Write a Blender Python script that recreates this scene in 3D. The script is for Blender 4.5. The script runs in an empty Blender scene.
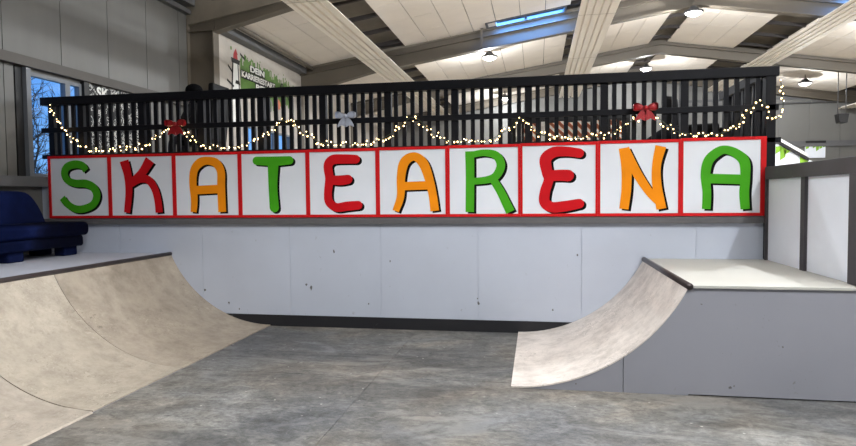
import bpy, bmesh, math, random
from mathutils import Vector, Matrix, noise as mnoise
random.seed(7)
scene = bpy.context.scene
COL = scene.collection
PI = math.pi

# ------------------------------------------------------------------ helpers
def lin(r, g, b):
    def f(c):
        c /= 255.0
        return c / 12.92 if c <= 0.04045 else ((c + 0.055) / 1.055) ** 2.4
    return (f(r), f(g), f(b), 1.0)

def nodes_of(name):
    m = bpy.data.materials.new(name)
    m.use_nodes = True
    nt = m.node_tree
    b = nt.nodes['Principled BSDF']
    tc = nt.nodes.new('ShaderNodeTexCoord')
    return m, nt, b, tc

def noise_node(nt, tc, scale, detail=4, rough=0.55, stretch=None, out='Object', dist=0.0):
    n = nt.nodes.new('ShaderNodeTexNoise')
    n.inputs['Scale'].default_value = scale
    n.inputs['Detail'].default_value = detail
    n.inputs['Roughness'].default_value = rough
    n.inputs['Distortion'].default_value = dist
    if stretch:
        mp = nt.nodes.new('ShaderNodeMapping')
        mp.inputs['Scale'].default_value = stretch
        if len(stretch) > 3:
            pass
        nt.links.new(tc.outputs[out], mp.inputs['Vector'])
        nt.links.new(mp.outputs['Vector'], n.inputs['Vector'])
    else:
        nt.links.new(tc.outputs[out], n.inputs['Vector'])
    return n

def ramp(nt, src, stops):
    r = nt.nodes.new('ShaderNodeValToRGB')
    e = r.color_ramp.elements
    while len(e) < len(stops):
        e.new(0.5)
    for el, (p, c) in zip(e, stops):
        el.position = p
        el.color = c if len(c) == 4 else (*c, 1)
    nt.links.new(src, r.inputs['Fac'])
    return r

def mix(nt, fac, a, b, mode='MIX'):
    m = nt.nodes.new('ShaderNodeMix')
    m.data_type = 'RGBA'
    m.blend_type = mode
    for sock, v in ((m.inputs[0], fac), (m.inputs[6], a), (m.inputs[7], b)):
        if hasattr(v, 'node'):
            nt.links.new(v, sock)
        else:
            sock.default_value = v
    return m.outputs[2]

def shade(c, k):
    return (min(c[0] * k, 1), min(c[1] * k, 1), min(c[2] * k, 1), 1)

def mat(name, c, rough=0.6, var=0.12, scale=4.0, metal=0.0, bump=0.0, bscale=60, stretch=None, spec=0.5, emit=None, es=0):
    m, nt, b, tc = nodes_of(name)
    n = noise_node(nt, tc, scale, 5, 0.6, stretch)
    r = ramp(nt, n.outputs['Fac'], [(0.3, shade(c, 1 - var)), (0.7, shade(c, 1 + var))])
    nt.links.new(r.outputs['Color'], b.inputs['Base Color'])
    b.inputs['Roughness'].default_value = rough
    b.inputs['Metallic'].default_value = metal
    b.inputs['Specular IOR Level'].default_value = spec
    if bump:
        n2 = noise_node(nt, tc, bscale, 3)
        bp = nt.nodes.new('ShaderNodeBump')
        bp.inputs['Strength'].default_value = bump
        bp.inputs['Distance'].default_value = 0.01
        nt.links.new(n2.outputs['Fac'], bp.inputs['Height'])
        nt.links.new(bp.outputs['Normal'], b.inputs['Normal'])
    if emit:
        b.inputs['Emission Color'].default_value = emit
        b.inputs['Emission Strength'].default_value = es
    return m

class MB:
    def __init__(s):
        s.v, s.f, s.sm = [], [], []
    def add(s, verts, faces, smooth=False):
        o = len(s.v)
        s.v += [tuple(p) for p in verts]
        s.f += [tuple(i + o for i in f) for f in faces]
        s.sm += [smooth] * len(faces)
        return s
    def box(s, x0, x1, y0, y1, z0, z1):
        x0, x1 = min(x0, x1), max(x0, x1); y0, y1 = min(y0, y1), max(y0, y1); z0, z1 = min(z0, z1), max(z0, z1)
        v = [(x, y, z) for x in (x0, x1) for y in (y0, y1) for z in (z0, z1)]
        return s.add(v, [(0, 1, 3, 2), (4, 6, 7, 5), (0, 4, 5, 1), (2, 3, 7, 6), (0, 2, 6, 4), (1, 5, 7, 3)])
    def prism(s, poly, a, b, axis='y'):
        """polygon extruded along axis; poly in the other two axes (x,z), (y,z) or (x,y)"""
        def P(p, t):
            return {'y': (p[0], t, p[1]), 'x': (t, p[0], p[1]), 'z': (p[0], p[1], t)}[axis]
        n = len(poly)
        v = [P(p, a) for p in poly] + [P(p, b) for p in poly]
        f = [tuple(range(n)), tuple(range(2 * n - 1, n - 1, -1))] + [(i, i + n, (i + 1) % n + n, (i + 1) % n) for i in range(n)]
        return s.add(v, f)
    def tube(s, pts, r, n=8, caps=True, smooth=True):
        pts = [Vector(p) for p in pts]
        rs = r if isinstance(r, (list, tuple)) else [r] * len(pts)
        v, f = [], []
        up = Vector((0, 0, 1))
        for i, p in enumerate(pts):
            d = (pts[min(i + 1, len(pts) - 1)] - pts[max(i - 1, 0)])
            d = d.normalized() if d.length > 1e-9 else Vector((0, 0, 1))
            u = up if abs(d.dot(up)) < 0.95 else Vector((1, 0, 0))
            a = d.cross(u).normalized(); b = a.cross(d)
            for k in range(n):
                t = 2 * PI * k / n
                v.append(p + (a * math.cos(t) + b * math.sin(t)) * rs[i])
        for i in range(len(pts) - 1):
            for k in range(n):
                f.append((i * n + k, i * n + (k + 1) % n, (i + 1) * n + (k + 1) % n, (i + 1) * n + k))
        if caps:
            f.append(tuple(range(n - 1, -1, -1)))
            f.append(tuple((len(pts) - 1) * n + k for k in range(n)))
        return s.add(v, f, smooth)
    def lathe(s, prof, c=(0, 0, 0), n=24, smooth=True):
        v, f = [], []
        for (r, z) in prof:
            for k in range(n):
                t = 2 * PI * k / n
                v.append((c[0] + r * math.cos(t), c[1] + r * math.sin(t), c[2] + z))
        for i in range(len(prof) - 1):
            for k in range(n):
                f.append((i * n + k, i * n + (k + 1) % n, (i + 1) * n + (k + 1) % n, (i + 1) * n + k))
        f.append(tuple(range(n - 1, -1, -1)))
        f.append(tuple((len(prof) - 1) * n + k for k in range(n)))
        return s.add(v, f, smooth)
    def ball(s, c, rx, ry=None, rz=None, n=12, m=8):
        ry = ry or rx; rz = rz or rx
        v, f = [(c[0], c[1], c[2] - rz)], []
        for i in range(1, m):
            ph = -PI / 2 + PI * i / m
            for k in range(n):
                t = 2 * PI * k / n
                v.append((c[0] + rx * math.cos(ph) * math.cos(t), c[1] + ry * math.cos(ph) * math.sin(t), c[2] + rz * math.sin(ph)))
        v.append((c[0], c[1], c[2] + rz)); top = len(v) - 1
        for k in range(n):
            f.append((0, 1 + (k + 1) % n, 1 + k))
            f.append((top, top - n + k, top - n + (k + 1) % n))
        for i in range(m - 2):
            for k in range(n):
                a = 1 + i * n
                f.append((a + k, a + (k + 1) % n, a + n + (k + 1) % n, a + n + k))
        return s.add(v, f, True)
    def build(s, name, material, parent=None, bevel=0, seg=2, subsurf=0):
        me = bpy.data.meshes.new(name)
        me.from_pydata(s.v, [], s.f)
        me.polygons.foreach_set('use_smooth', s.sm)
        bm = bmesh.new(); bm.from_mesh(me)
        bmesh.ops.recalc_face_normals(bm, faces=bm.faces)
        bm.to_mesh(me); bm.free()
        for m in (material if isinstance(material, (list, tuple)) else [material]):
            me.materials.append(m)
        o = bpy.data.objects.new(name, me)
        COL.objects.link(o)
        if parent:
            o.parent = parent
        if bevel:
            b = o.modifiers.new('bevel', 'BEVEL'); b.width = bevel; b.segments = seg; b.limit_method = 'ANGLE'
        if subsurf:
            b = o.modifiers.new('sub', 'SUBSURF'); b.levels = subsurf; b.render_levels = subsurf
        return o

def tag(o, label, cat, group=None, kind=None):
    o['label'] = label; o['category'] = cat
    if group: o['group'] = group
    if kind: o['kind'] = kind
    return o
def empty(name, label, cat, loc=(0, 0, 0), rz=0, group=None):
    o = bpy.data.objects.new(name, None)
    o.empty_display_size = 0.1
    COL.objects.link(o)
    o.location = loc; o.rotation_euler = (0, 0, rz)
    return tag(o, label, cat, group)
def struct(mb, name, material, bevel=0):
    o = mb.build(name, material, bevel=bevel)
    o['kind'] = 'structure'
    return o
def copy_tree(o, parent=None):
    c = o.copy(); COL.objects.link(c)
    if parent: c.parent = parent
    for ch in o.children: copy_tree(ch, c)
    return c
def catmull(pts, n=8):
    P = [Vector(p) for p in pts]
    if len(P) < 3:
        return [P[0].lerp(P[-1], i / n) for i in range(n + 1)]
    P = [P[0] * 2 - P[1]] + P + [P[-1] * 2 - P[-2]]
    out = []
    for i in range(1, len(P) - 2):
        a, b, c, d = P[i - 1], P[i], P[i + 1], P[i + 2]
        for k in range(n):
            t = k / n
            out.append(0.5 * ((2 * b) + (c - a) * t + (2 * a - 5 * b + 4 * c - d) * t * t + (3 * b - a - 3 * c + d) * t ** 3))
    out.append(P[-2])
    return out
def text_mesh(body, size, name, material, parent, matrix, extrude=0.002, xscale=1.0, shear=0.0):
    cu = bpy.data.curves.new(name, 'FONT')
    cu.body = body; cu.size = size; cu.extrude = extrude; cu.align_x = 'CENTER'; cu.align_y = 'CENTER'; cu.shear = shear
    cu.offset = size * 0.03
    t = bpy.data.objects.new(name, cu); COL.objects.link(t)
    me = bpy.data.meshes.new_from_object(t.evaluated_get(bpy.context.evaluated_depsgraph_get()))
    bpy.data.objects.remove(t)
    me.materials.clear(); me.materials.append(material)
    o = bpy.data.objects.new(name, me); COL.objects.link(o)
    if parent: o.parent = parent
    o.matrix_local = matrix @ Matrix.Diagonal((xscale, 1, 1, 1))
    return o

# ------------------------------------------------------------------ camera
cp = (0.0, -7.8032, 1.7515)
yaw, pit, rol, fpx = 0.176083, -0.043969, -0.009633, 611.236
Fv = Vector((-math.sin(yaw), math.cos(yaw), 0)); Rv = Vector((math.cos(yaw), math.sin(yaw), 0)); Uv = Vector((0, 0, 1))
F2 = Fv * math.cos(pit) + Uv * math.sin(pit); U2 = -Fv * math.sin(pit) + Uv * math.cos(pit)
R3 = Rv * math.cos(rol) + U2 * math.sin(rol); U3 = -Rv * math.sin(rol) + U2 * math.cos(rol)
cam = bpy.data.objects.new('camera', bpy.data.cameras.new('camera'))
COL.objects.link(cam)
cam.data.sensor_width = 36; cam.data.sensor_fit = 'HORIZONTAL'
cam.data.lens = fpx / 856 * 36
cam.data.clip_start = 0.05; cam.data.clip_end = 300
M4 = Matrix((R3, U3, -F2)).transposed().to_4x4(); M4.translation = Vector(cp)
cam.matrix_world = M4
scene.camera = cam

# ------------------------------------------------------------------ materials
WHITE_PANEL = mat('painted_sandwich_panel', lin(96, 95, 92), 0.45, 0.05, 1.5, stretch=(3, 3, 0.5), bump=0.05, bscale=15)
CEIL = mat('ceiling_board', lin(222, 213, 202), 0.8, 0.04, 1.2)
DECKM = mat('roof_deck', lin(120, 112, 100), 0.7, 0.15, 2)
STEEL = mat('painted_frame_steel', lin(95, 87, 76), 0.55, 0.06, 1.5)
STEELD = mat('dark_grey_steel', lin(84, 84, 85), 0.5, 0.1, 2)
DUCTM = mat('white_ribbed_sheet', lin(242, 235, 224), 0.5, 0.03, 0.8)
DUCTJ = mat('sheet_joint', lin(186, 178, 165), 0.6, 0.04, 3)
RED = mat('red_paint', lin(198, 18, 24), 0.6, 0.1, 3, spec=0.2)
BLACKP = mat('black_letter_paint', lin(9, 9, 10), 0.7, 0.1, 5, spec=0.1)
L_RED = mat('letter_red_paint', lin(196, 16, 26), 0.6, 0.08, 3, spec=0.15)
L_GREEN = mat('letter_green_paint', lin(68, 160, 26), 0.6, 0.08, 3, spec=0.15)
L_ORANGE = mat('letter_orange_paint', lin(240, 142, 12), 0.6, 0.07, 3, spec=0.15)
BOARD = mat('white_sign_paint', lin(226, 230, 238), 0.5, 0.03, 1.5)
RAIL = mat('black_painted_wood', lin(11, 12, 19), 0.6, 0.15, 5, spec=0.2)
DARKTRIM = mat('dark_grey_trim_paint', lin(92, 90, 92), 0.6, 0.1, 3)
FENCEF = mat('fence_frame_paint', lin(62, 58, 62), 0.6, 0.12, 4)
FENCEP = mat('fence_white_board', lin(232, 236, 246), 0.5, 0.03, 2)
NAVY = mat('navy_fabric', lin(15, 26, 68), 0.95, 0.2, 6, bump=0.3, bscale=180, spec=0.1)
NAVYD = mat('navy_base_fabric', lin(12, 21, 54), 0.95, 0.2, 6, spec=0.1)
COPING = mat('coping_steel', lin(74, 66, 66), 0.4, 0.2, 6, metal=0.6)
GLASSDARK = mat('black_leather', lin(9, 9, 11), 0.6, 0.2, 6, spec=0.15)
BEAN = mat('dark_navy_cloth', lin(9, 10, 14), 0.95, 0.2, 6, spec=0.05)
SILVER = mat('silver_ribbon', lin(186, 192, 208), 0.4, 0.15, 20, metal=0.2)
REDGLIT = mat('red_glitter_ribbon', lin(158, 22, 30), 0.45, 0.45, 90, metal=0.2)
CABLE = mat('light_cable', lin(40, 52, 34), 0.6, 0.1, 10)
BULB = mat('warm_bulb', lin(255, 220, 160), 0.4, 0.02, 5, emit=lin(255, 216, 150), es=7.0)
LAMPGLOW = mat('lamp_diffuser', lin(255, 255, 255), 0.4, 0.01, 5, emit=(1, 0.98, 0.95, 1), es=6.0)
FRAMEW = mat('window_frame_grey', lin(108, 112, 118), 0.5, 0.06, 4)
BLACKST = mat('black_plastic', lin(24, 24, 26), 0.5, 0.1, 5)
BARK = mat('bark', lin(52, 46, 44), 0.9, 0.3, 10)
GREEN = mat('spray_green', lin(82, 116, 48), 0.7, 0.2, 5)
BRIGHTG = mat('bright_green_paint', lin(130, 180, 40), 0.6, 0.3, 3)
MURALW = mat('white_brick_paint', lin(172, 165, 156), 0.7, 0.1, 3)
MWHITE = mat('mural_white', lin(225, 225, 220), 0.7, 0.04, 4)
MBLACK = mat('mural_black', lin(24, 24, 24), 0.7, 0.1, 4)
MGREY = mat('mural_grey', lin(120, 120, 116), 0.7, 0.1, 4)
MORANGE = mat('mural_orange', lin(196, 110, 80), 0.7, 0.1, 4)
MREDP = mat('mural_red', lin(150, 40, 44), 0.7, 0.1, 4)
JACKET = mat('black_jacket', lin(24, 24, 28), 0.85, 0.2, 8)
TROUS = mat('dark_trousers', lin(40, 42, 52), 0.85, 0.2, 8)
SKIN = mat('skin', lin(176, 130, 110), 0.55, 0.05, 8)
HOOD = mat('black_knit', lin(7, 7, 9), 0.95, 0.2, 30, spec=0.1)
GREYFAB = mat('grey_fabric', lin(120, 120, 122), 0.9, 0.1, 20)

def glass_mat():
    m = bpy.data.materials.new('window_glass'); m.use_nodes = True
    nt = m.node_tree; nt.nodes.remove(nt.nodes['Principled BSDF'])
    out = nt.nodes['Material Output']
    tr = nt.nodes.new('ShaderNodeBsdfTransparent'); tr.inputs[0].default_value = (0.9, 0.94, 0.97, 1)
    gl = nt.nodes.new('ShaderNodeBsdfGlossy'); gl.inputs['Roughness'].default_value = 0.05
    mx = nt.nodes.new('ShaderNodeMixShader'); mx.inputs[0].default_value = 0.07
    nt.links.new(tr.outputs[0], mx.inputs[1]); nt.links.new(gl.outputs[0], mx.inputs[2]); nt.links.new(mx.outputs[0], out.inputs[0])
    return m
GLASS = glass_mat()

def concrete_mat():
    m, nt, b, tc = nodes_of('worn_concrete')
    n1 = noise_node(nt, tc, 0.55, 6, 0.62, (0.7, 1.5, 1), dist=0.6)
    n2 = noise_node(nt, tc, 2.6, 9, 0.72, (1, 1.25, 1), dist=0.4)
    n3 = noise_node(nt, tc, 22, 10, 0.85, (0.8, 1.15, 1))
    c1 = ramp(nt, n1.outputs['Fac'], [(0.3, lin(84, 84, 84)), (0.48, lin(110, 110, 110)), (0.64, lin(130, 129, 127))])
    c2 = ramp(nt, n2.outputs['Fac'], [(0.33, (0.58, 0.57, 0.55, 1)), (0.5, (1, 1, 1, 1)), (0.68, (1.35, 1.33, 1.3, 1))])
    col = mix(nt, 1.0, c1.outputs['Color'], c2.outputs['Color'], 'MULTIPLY')
    c3 = ramp(nt, n3.outputs['Fac'], [(0.34, (0.5, 0.5, 0.5, 1)), (0.5, (0.98, 0.98, 0.98, 1)), (0.66, (1.42, 1.4, 1.36, 1))])
    col = mix(nt, 1.0, col, c3.outputs['Color'], 'MULTIPLY')
    n5 = noise_node(nt, tc, 7.5, 8, 0.75, (0.9, 1.1, 1), dist=0.8)
    c5 = ramp(nt, n5.outputs['Fac'], [(0.36, (0.66, 0.65, 0.64, 1)), (0.5, (1, 1, 1, 1)), (0.64, (1.3, 1.29, 1.27, 1))])
    col = mix(nt, 1.0, col, c5.outputs['Color'], 'MULTIPLY')
    # pale worn patches
    n4 = noise_node(nt, tc, 1.1, 7, 0.7, (0.55, 1.6, 1), dist=1.0)
    f4 = ramp(nt, n4.outputs['Fac'], [(0.54, (0, 0, 0, 1)), (0.6, (0.5, 0.5, 0.5, 1))])
    col = mix(nt, f4.outputs['Color'], col, lin(146, 145, 143))
    n6 = noise_node(nt, tc, 0.42, 4, 0.6, dist=1.5)
    c6 = ramp(nt, n6.outputs['Fac'], [(0.35, (0.86, 0.9, 0.97, 1)), (0.5, (0.97, 0.97, 0.95, 1)), (0.66, (1.16, 1.06, 0.95, 1))])
    col = mix(nt, 1.0, col, c6.outputs['Color'], 'MULTIPLY')
    n7 = noise_node(nt, tc, 0.8, 6, 0.65, (0.35, 1.7, 1), dist=0.8)
    c7 = ramp(nt, n7.outputs['Fac'], [(0.36, (0.68, 0.67, 0.66, 1)), (0.46, (1, 1, 1, 1))])
    col = mix(nt, 1.0, col, c7.outputs['Color'], 'MULTIPLY')
    # pale flecks of paint and plaster
    v = nt.nodes.new('ShaderNodeTexVoronoi'); v.inputs['Scale'].default_value = 9
    nt.links.new(tc.outputs['Object'], v.inputs['Vector'])
    fl = ramp(nt, v.outputs['Distance'], [(0.07, (1, 1, 1, 1)), (0.11, (0, 0, 0, 1))])
    fm = noise_node(nt, tc, 2.2, 3)
    fmr = ramp(nt, fm.outputs['Fac'], [(0.5, (0, 0, 0, 1)), (0.58, (0.8, 0.8, 0.8, 1))])
    fac = mix(nt, 1.0, fl.outputs['Color'], fmr.outputs['Color'], 'MULTIPLY')
    col = mix(nt, fac, col, lin(190, 188, 182))
    nt.links.new(col, b.inputs['Base Color'])
    rr = ramp(nt, n2.outputs['Fac'], [(0.3, (0.42, 0.42, 0.42, 1)), (0.7, (0.7, 0.7, 0.7, 1))])
    nt.links.new(rr.outputs['Color'], b.inputs['Roughness'])
    b.inputs['Specular IOR Level'].default_value = 0.35
    bp = nt.nodes.new('ShaderNodeBump'); bp.inputs['Strength'].default_value = 0.25; bp.inputs['Distance'].default_value = 0.01
    nt.links.new(n3.outputs['Fac'], bp.inputs['Height']); nt.links.new(bp.outputs['Normal'], b.inputs['Normal'])
    return m
CONCRETE = concrete_mat()

def ply_mat(name, base, seed):
    m, nt, b, tc = nodes_of(name)
    mp = nt.nodes.new('ShaderNodeMapping'); mp.inputs['Location'].default_value = (seed, seed * 2.3, 0)
    nt.links.new(tc.outputs['Object'], mp.inputs['Vector'])
    class T: outputs = {'Object': mp.outputs['Vector']}
    n1 = noise_node(nt, T, 1.6, 6, 0.6, (1.2, 0.6, 1.2))
    n2 = noise_node(nt, T, 5, 8, 0.72)
    n3 = noise_node(nt, T, 20, 4, 0.65, (1.2, 0.8, 1.2), dist=1.6)
    c = ramp(nt, n1.outputs['Fac'], [(0.3, shade(base, 0.84)), (0.7, shade(base, 1.1))])
    c2 = ramp(nt, n2.outputs['Fac'], [(0.33, (0.76, 0.75, 0.74, 1)), (0.52, (1, 1, 1, 1)), (0.68, (1.14, 1.14, 1.14, 1))])
    col = mix(nt, 1.0, c.outputs['Color'], c2.outputs['Color'], 'MULTIPLY')
    # board scuffs: thin dark strokes
    s = ramp(nt, n3.outputs['Fac'], [(0.37, (1, 1, 1, 1)), (0.4, (0, 0, 0, 1))])
    mk = noise_node(nt, T, 1.3, 3)
    mr = ramp(nt, mk.outputs['Fac'], [(0.42, (0, 0, 0, 1)), (0.62, (0.75, 0.75, 0.75, 1))])
    fac = mix(nt, 1.0, s.outputs['Color'], mr.outputs['Color'], 'MULTIPLY')
    col = mix(nt, fac, col, shade(base, 0.5))
    s2 = ramp(nt, n3.outputs['Fac'], [(0.6, (0, 0, 0, 1)), (0.64, (1, 1, 1, 1))])
    fac2 = mix(nt, 1.0, s2.outputs['Color'], mr.outputs['Color'], 'MULTIPLY')
    col = mix(nt, fac2, col, shade(base, 1.35))
    nt.links.new(col, b.inputs['Base Color'])
    b.inputs['Roughness'].default_value = 0.62
    b.inputs['Specular IOR Level'].default_value = 0.3
    return m
PLY_A = ply_mat('ply_far_sheet', lin(168, 157, 143), 1.0)
PLY_B = ply_mat('ply_middle_sheet', lin(178, 168, 154), 5.0)
PLY_C = ply_mat('ply_near_sheet', lin(180, 170, 158), 9.0)
PLY_R = ply_mat('ply_pale_sheet', lin(222, 214, 208), 13.0)

def scuffed(name, base, marks, scale=3.0, amt=0.6, rough=0.55):
    """painted board with scattered small scuff marks"""
    m, nt, b, tc = nodes_of(name)
    n1 = noise_node(nt, tc, 0.8, 4, 0.55)
    c = ramp(nt, n1.outputs['Fac'], [(0.3, shade(base, 0.95)), (0.7, shade(base, 1.05))])
    n2 = noise_node(nt, tc, 18, 5, 0.7, (1, 1, 0.7), dist=0.5)
    s = ramp(nt, n2.outputs['Fac'], [(0.63, (0, 0, 0, 1)), (0.67, (1, 1, 1, 1))])
    n3 = noise_node(nt, tc, scale, 3)
    mk = ramp(nt, n3.outputs['Fac'], [(0.55, (0, 0, 0, 1)), (0.66, (amt, amt, amt, 1))])
    fac = mix(nt, 1.0, s.outputs['Color'], mk.outputs['Color'], 'MULTIPLY')
    col = mix(nt, fac, c.outputs['Color'], marks)
    nt.links.new(col, b.inputs['Base Color'])
    b.inputs['Roughness'].default_value = rough
    b.inputs['Specular IOR Level'].default_value = 0.35
    return m
WALLP = scuffed('grey_wall_paint', lin(187, 193, 207), lin(120, 118, 118))
RAMPSIDE = scuffed('ramp_side_grey_paint', lin(142, 143, 152), lin(110, 108, 108), 2.4, 0.7)
DECKW = scuffed('worn_white_deck_paint', lin(180, 179, 174), lin(146, 140, 130), 1.2, 0.9, 0.6)
DECKG = scuffed('worn_grey_deck_paint', lin(186, 190, 203), lin(140, 136, 130), 1.4, 0.8, 0.6)
BASEB = scuffed('black_baseboard_paint', lin(34, 34, 38), lin(120, 118, 116), 2.2, 0.8)

def graffiti_mat():
    m, nt, b, tc = nodes_of('graffiti_black_white')
    n = noise_node(nt, tc, 5.0, 3, 0.5, dist=2.5)
    r = ramp(nt, n.outputs['Fac'], [(0.44, lin(26, 26, 28)), (0.465, lin(200, 200, 196)), (0.5, lin(200, 200, 196)), (0.525, lin(30, 30, 32))])
    nt.links.new(r.outputs['Color'], b.inputs['Base Color'])
    b.inputs['Roughness'].default_value = 0.7
    return m
GRAF = graffiti_mat()

# ------------------------------------------------------------------ the hall
XL, XR, YF, YB = -7.1, 15.1, 18.5, -14.0     # outer faces left/right, far gable, rear gable
RX = 4.0                                      # ridge line
def zc(x, front=False):                       # underside of the ceiling boards
    if front == 'far': return 6.74 - 0.155 * abs(RX - x)
    return 7.05 - 0.1 * (RX - x) if (front is True and x < RX) else 7.0 - 0.155 * abs(RX - x)

fl = MB()
for (ya, yb) in ((YB, -6.5), (-6.492, -2.118), (-2.11, .05)):
    fl.box(XL - .3, -1.543, ya, yb, -.15, 0); fl.box(-1.533, XR + .3, ya, yb, -.15, 0)
fl.box(XL - .3, XR + .3, YB, .05, -.15, -.006)
struct(fl, 'floor', CONCRETE)
fl = MB(); fl.box(XL - .3, XR + .3, .05, YF + .2, -.15, 0)
struct(fl, 'floor_back_hall', mat('pale_bounce_floor', lin(186, 176, 160), .6, .06, 2))  # unseen floor, pale surface added to bounce warm light onto the ceiling

# left wall: sandwich panels with joints, a window opening, the inner wall beyond the column
wl = MB()
def wall_sheets(mb, x0, x1, y0, y1, z0, z1, first, pitch, gap=0.012):
    y = first
    while y > y0: y -= pitch
    while y < y1:
        a, b = max(y + gap / 2, y0), min(y + pitch - gap / 2, y1)
        if b > a: mb.box(x0, x1, a, b, z0, z1)
        y += pitch
    mb.box(x0 - .04, x1 - .015, y0, y1, z0, z1)
wall_sheets(wl, XL - .06, XL, YB, 4.1, 3.7, 6.4, -.58, 1.045)
wall_sheets(wl, XL - .06, XL, YB, -.42, 2.0, 3.7, -.58, 1.045)
wl.box(XL - .1, XL, YB, 4.1, 0, 2.0)
wl.box(XL - .1, XL, .98, 4.1, 2.0, 3.7)
wl.box(XL - .1, XL, -.2, .98, 2.0, 2.08); wl.box(XL - .1, XL, -.2, .98, 3.57, 3.7)
wl.box(XL - .1, XL - .06, -.42, -.2, 2.0, 3.7)
struct(wl, 'wall_left', WHITE_PANEL)
# inner wall between the frames (white brick paint), with two low windows
XM = -6.55
wm = MB()
wins = [(5.2, 5.86), (6.2, 7.9)]
wz0, wz1 = 2.5, 3.42
wm.box(XM - .1, XM, 4.1, YF, 3.42, 5.4); wm.box(XM - .1, XM, 4.1, YF, 0, wz0)
ys = [4.1] + [v for w in wins for v in w] + [YF]
for i in range(0, len(ys), 2): wm.box(XM - .1, XM, ys[i], ys[i + 1], wz0, wz1)
struct(wm, 'wall_left_inner', MURALW)
ret = MB(); ret.box(XL - .1, XM, 4.1, 4.2, 0, 6.4)
struct(ret, 'wall_left_return', WHITE_PANEL)
# far gable
wf = MB()
x = XL
while x < XR:
    wf.box(x + .008, min(x + 1.1, XR) - .008, YF, YF + .1, 0, 7.2); x += 1.1
wf.box(XL, XR, YF + .02, YF + .15, 0, 7.2)
struct(wf, 'wall_far', mat('far_wall_panel', lin(106, 105, 102), 0.5, 0.04, 0.6))
wr = MB(); wr.box(XR, XR + .1, YB, YF, 0, 6.2); struct(wr, 'wall_right', WHITE_PANEL)
wb = MB(); wb.box(XL, XR, YB - .1, YB, 0, 7.3); struct(wb, 'wall_rear', WHITE_PANEL)

# ceiling boards in rows with open strips above the ducts and the ridge; dark deck above
def ceil_rows(mb, y0, y1, front):
    rows = [(XL if front is True else XM, -4.65), (-3.52, .85), (1.75, 3.62), (4.2, 6.22), (7.2, 11.35), (12.4, XR)]
    for (a, b) in rows:
        n = max(1, round((b - a) / .63)); w = (b - a) / n
        for i in range(n):
            xa, xb = a + i * w + .007, a + (i + 1) * w - .007
            y = y0
            while y < y1 - .05:
                yb = min(y + 1.1875, y1)
                if front is False and (-1.3 < (xa + xb) / 2 < .75 or 7.2 < (xa + xb) / 2 < 9.27) and yb > 8.12:
                    segs = [(y, 8.12)] if y < 8.07 else []
                else:
                    segs = [(y, yb)]
                for (ya, ye) in segs:
                    za, zb = zc(xa, front), zc(xb, front)
                    mb.prism([(xa, za), (xb, zb), (xb, zb + .03), (xa, za + .03)], ya + .007, ye - .007)
                y = yb
ce = MB()
ceil_rows(ce, YB, 4.0, True)
ceil_rows(ce, 4.05, 8.7, False)
for (a, b) in ((8.8, 13.45), (13.55, YF)): ceil_rows(ce, a, b, 'far')
struct(ce, 'ceiling', CEIL)
dk = MB()
for (a, b, fr) in ((YB, 4.0, True), (4.0, 8.12, False), (8.66, YF, 'far')):
    for (xa, xb) in ((XL - .1, RX), (RX, XR + .1)):
        p = [(xa, zc(xa, fr) + .22), (xb, zc(xb, fr) + .22), (xb, zc(xb, fr) + .3), (xa, zc(xa, fr) + .3)]
        dk.prism(p, a, b)
for (xa, xb) in ((XL - .1, -1.32), (.78, RX), (RX, 7.2), (9.3, XR + .1)):
    p = [(xa, zc(xa) + .22), (xb, zc(xb) + .22), (xb, zc(xb) + .3), (xa, zc(xa) + .3)]
    dk.prism(p, 8.12, 8.66)
dk.prism([(XL - .1, 5.3), (RX, 7.2), (RX, 7.4), (XL - .1, 6.3)], 3.9, 4.0)
struct(dk, 'ceiling_upper', DECKM)
# dark battens across the open strips
bt = MB()
for (a, b) in ((-4.66, -3.5), (.84, 1.76), (3.6, 4.22), (6.2, 7.22), (11.33, 12.42)):
    y = 4.6
    while y < 18.3:
        fr = 'far' if y > 8.75 else False
        if min(abs(y - f) for f in (8.75, 13.5)) > .25:
            c = (a + b) / 2
            bt.prism([(a, zc(a, fr)), (c, zc(c, fr)), (b, zc(b, fr)), (b, zc(b, fr) + .09), (c, zc(c, fr) + .09), (a, zc(a, fr) + .09)], y, y + .07)
        y += 1.19
struct(bt, 'trim_7', mat('dark_batten', lin(48, 42, 40), 0.7, 0.1, 4))

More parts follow.
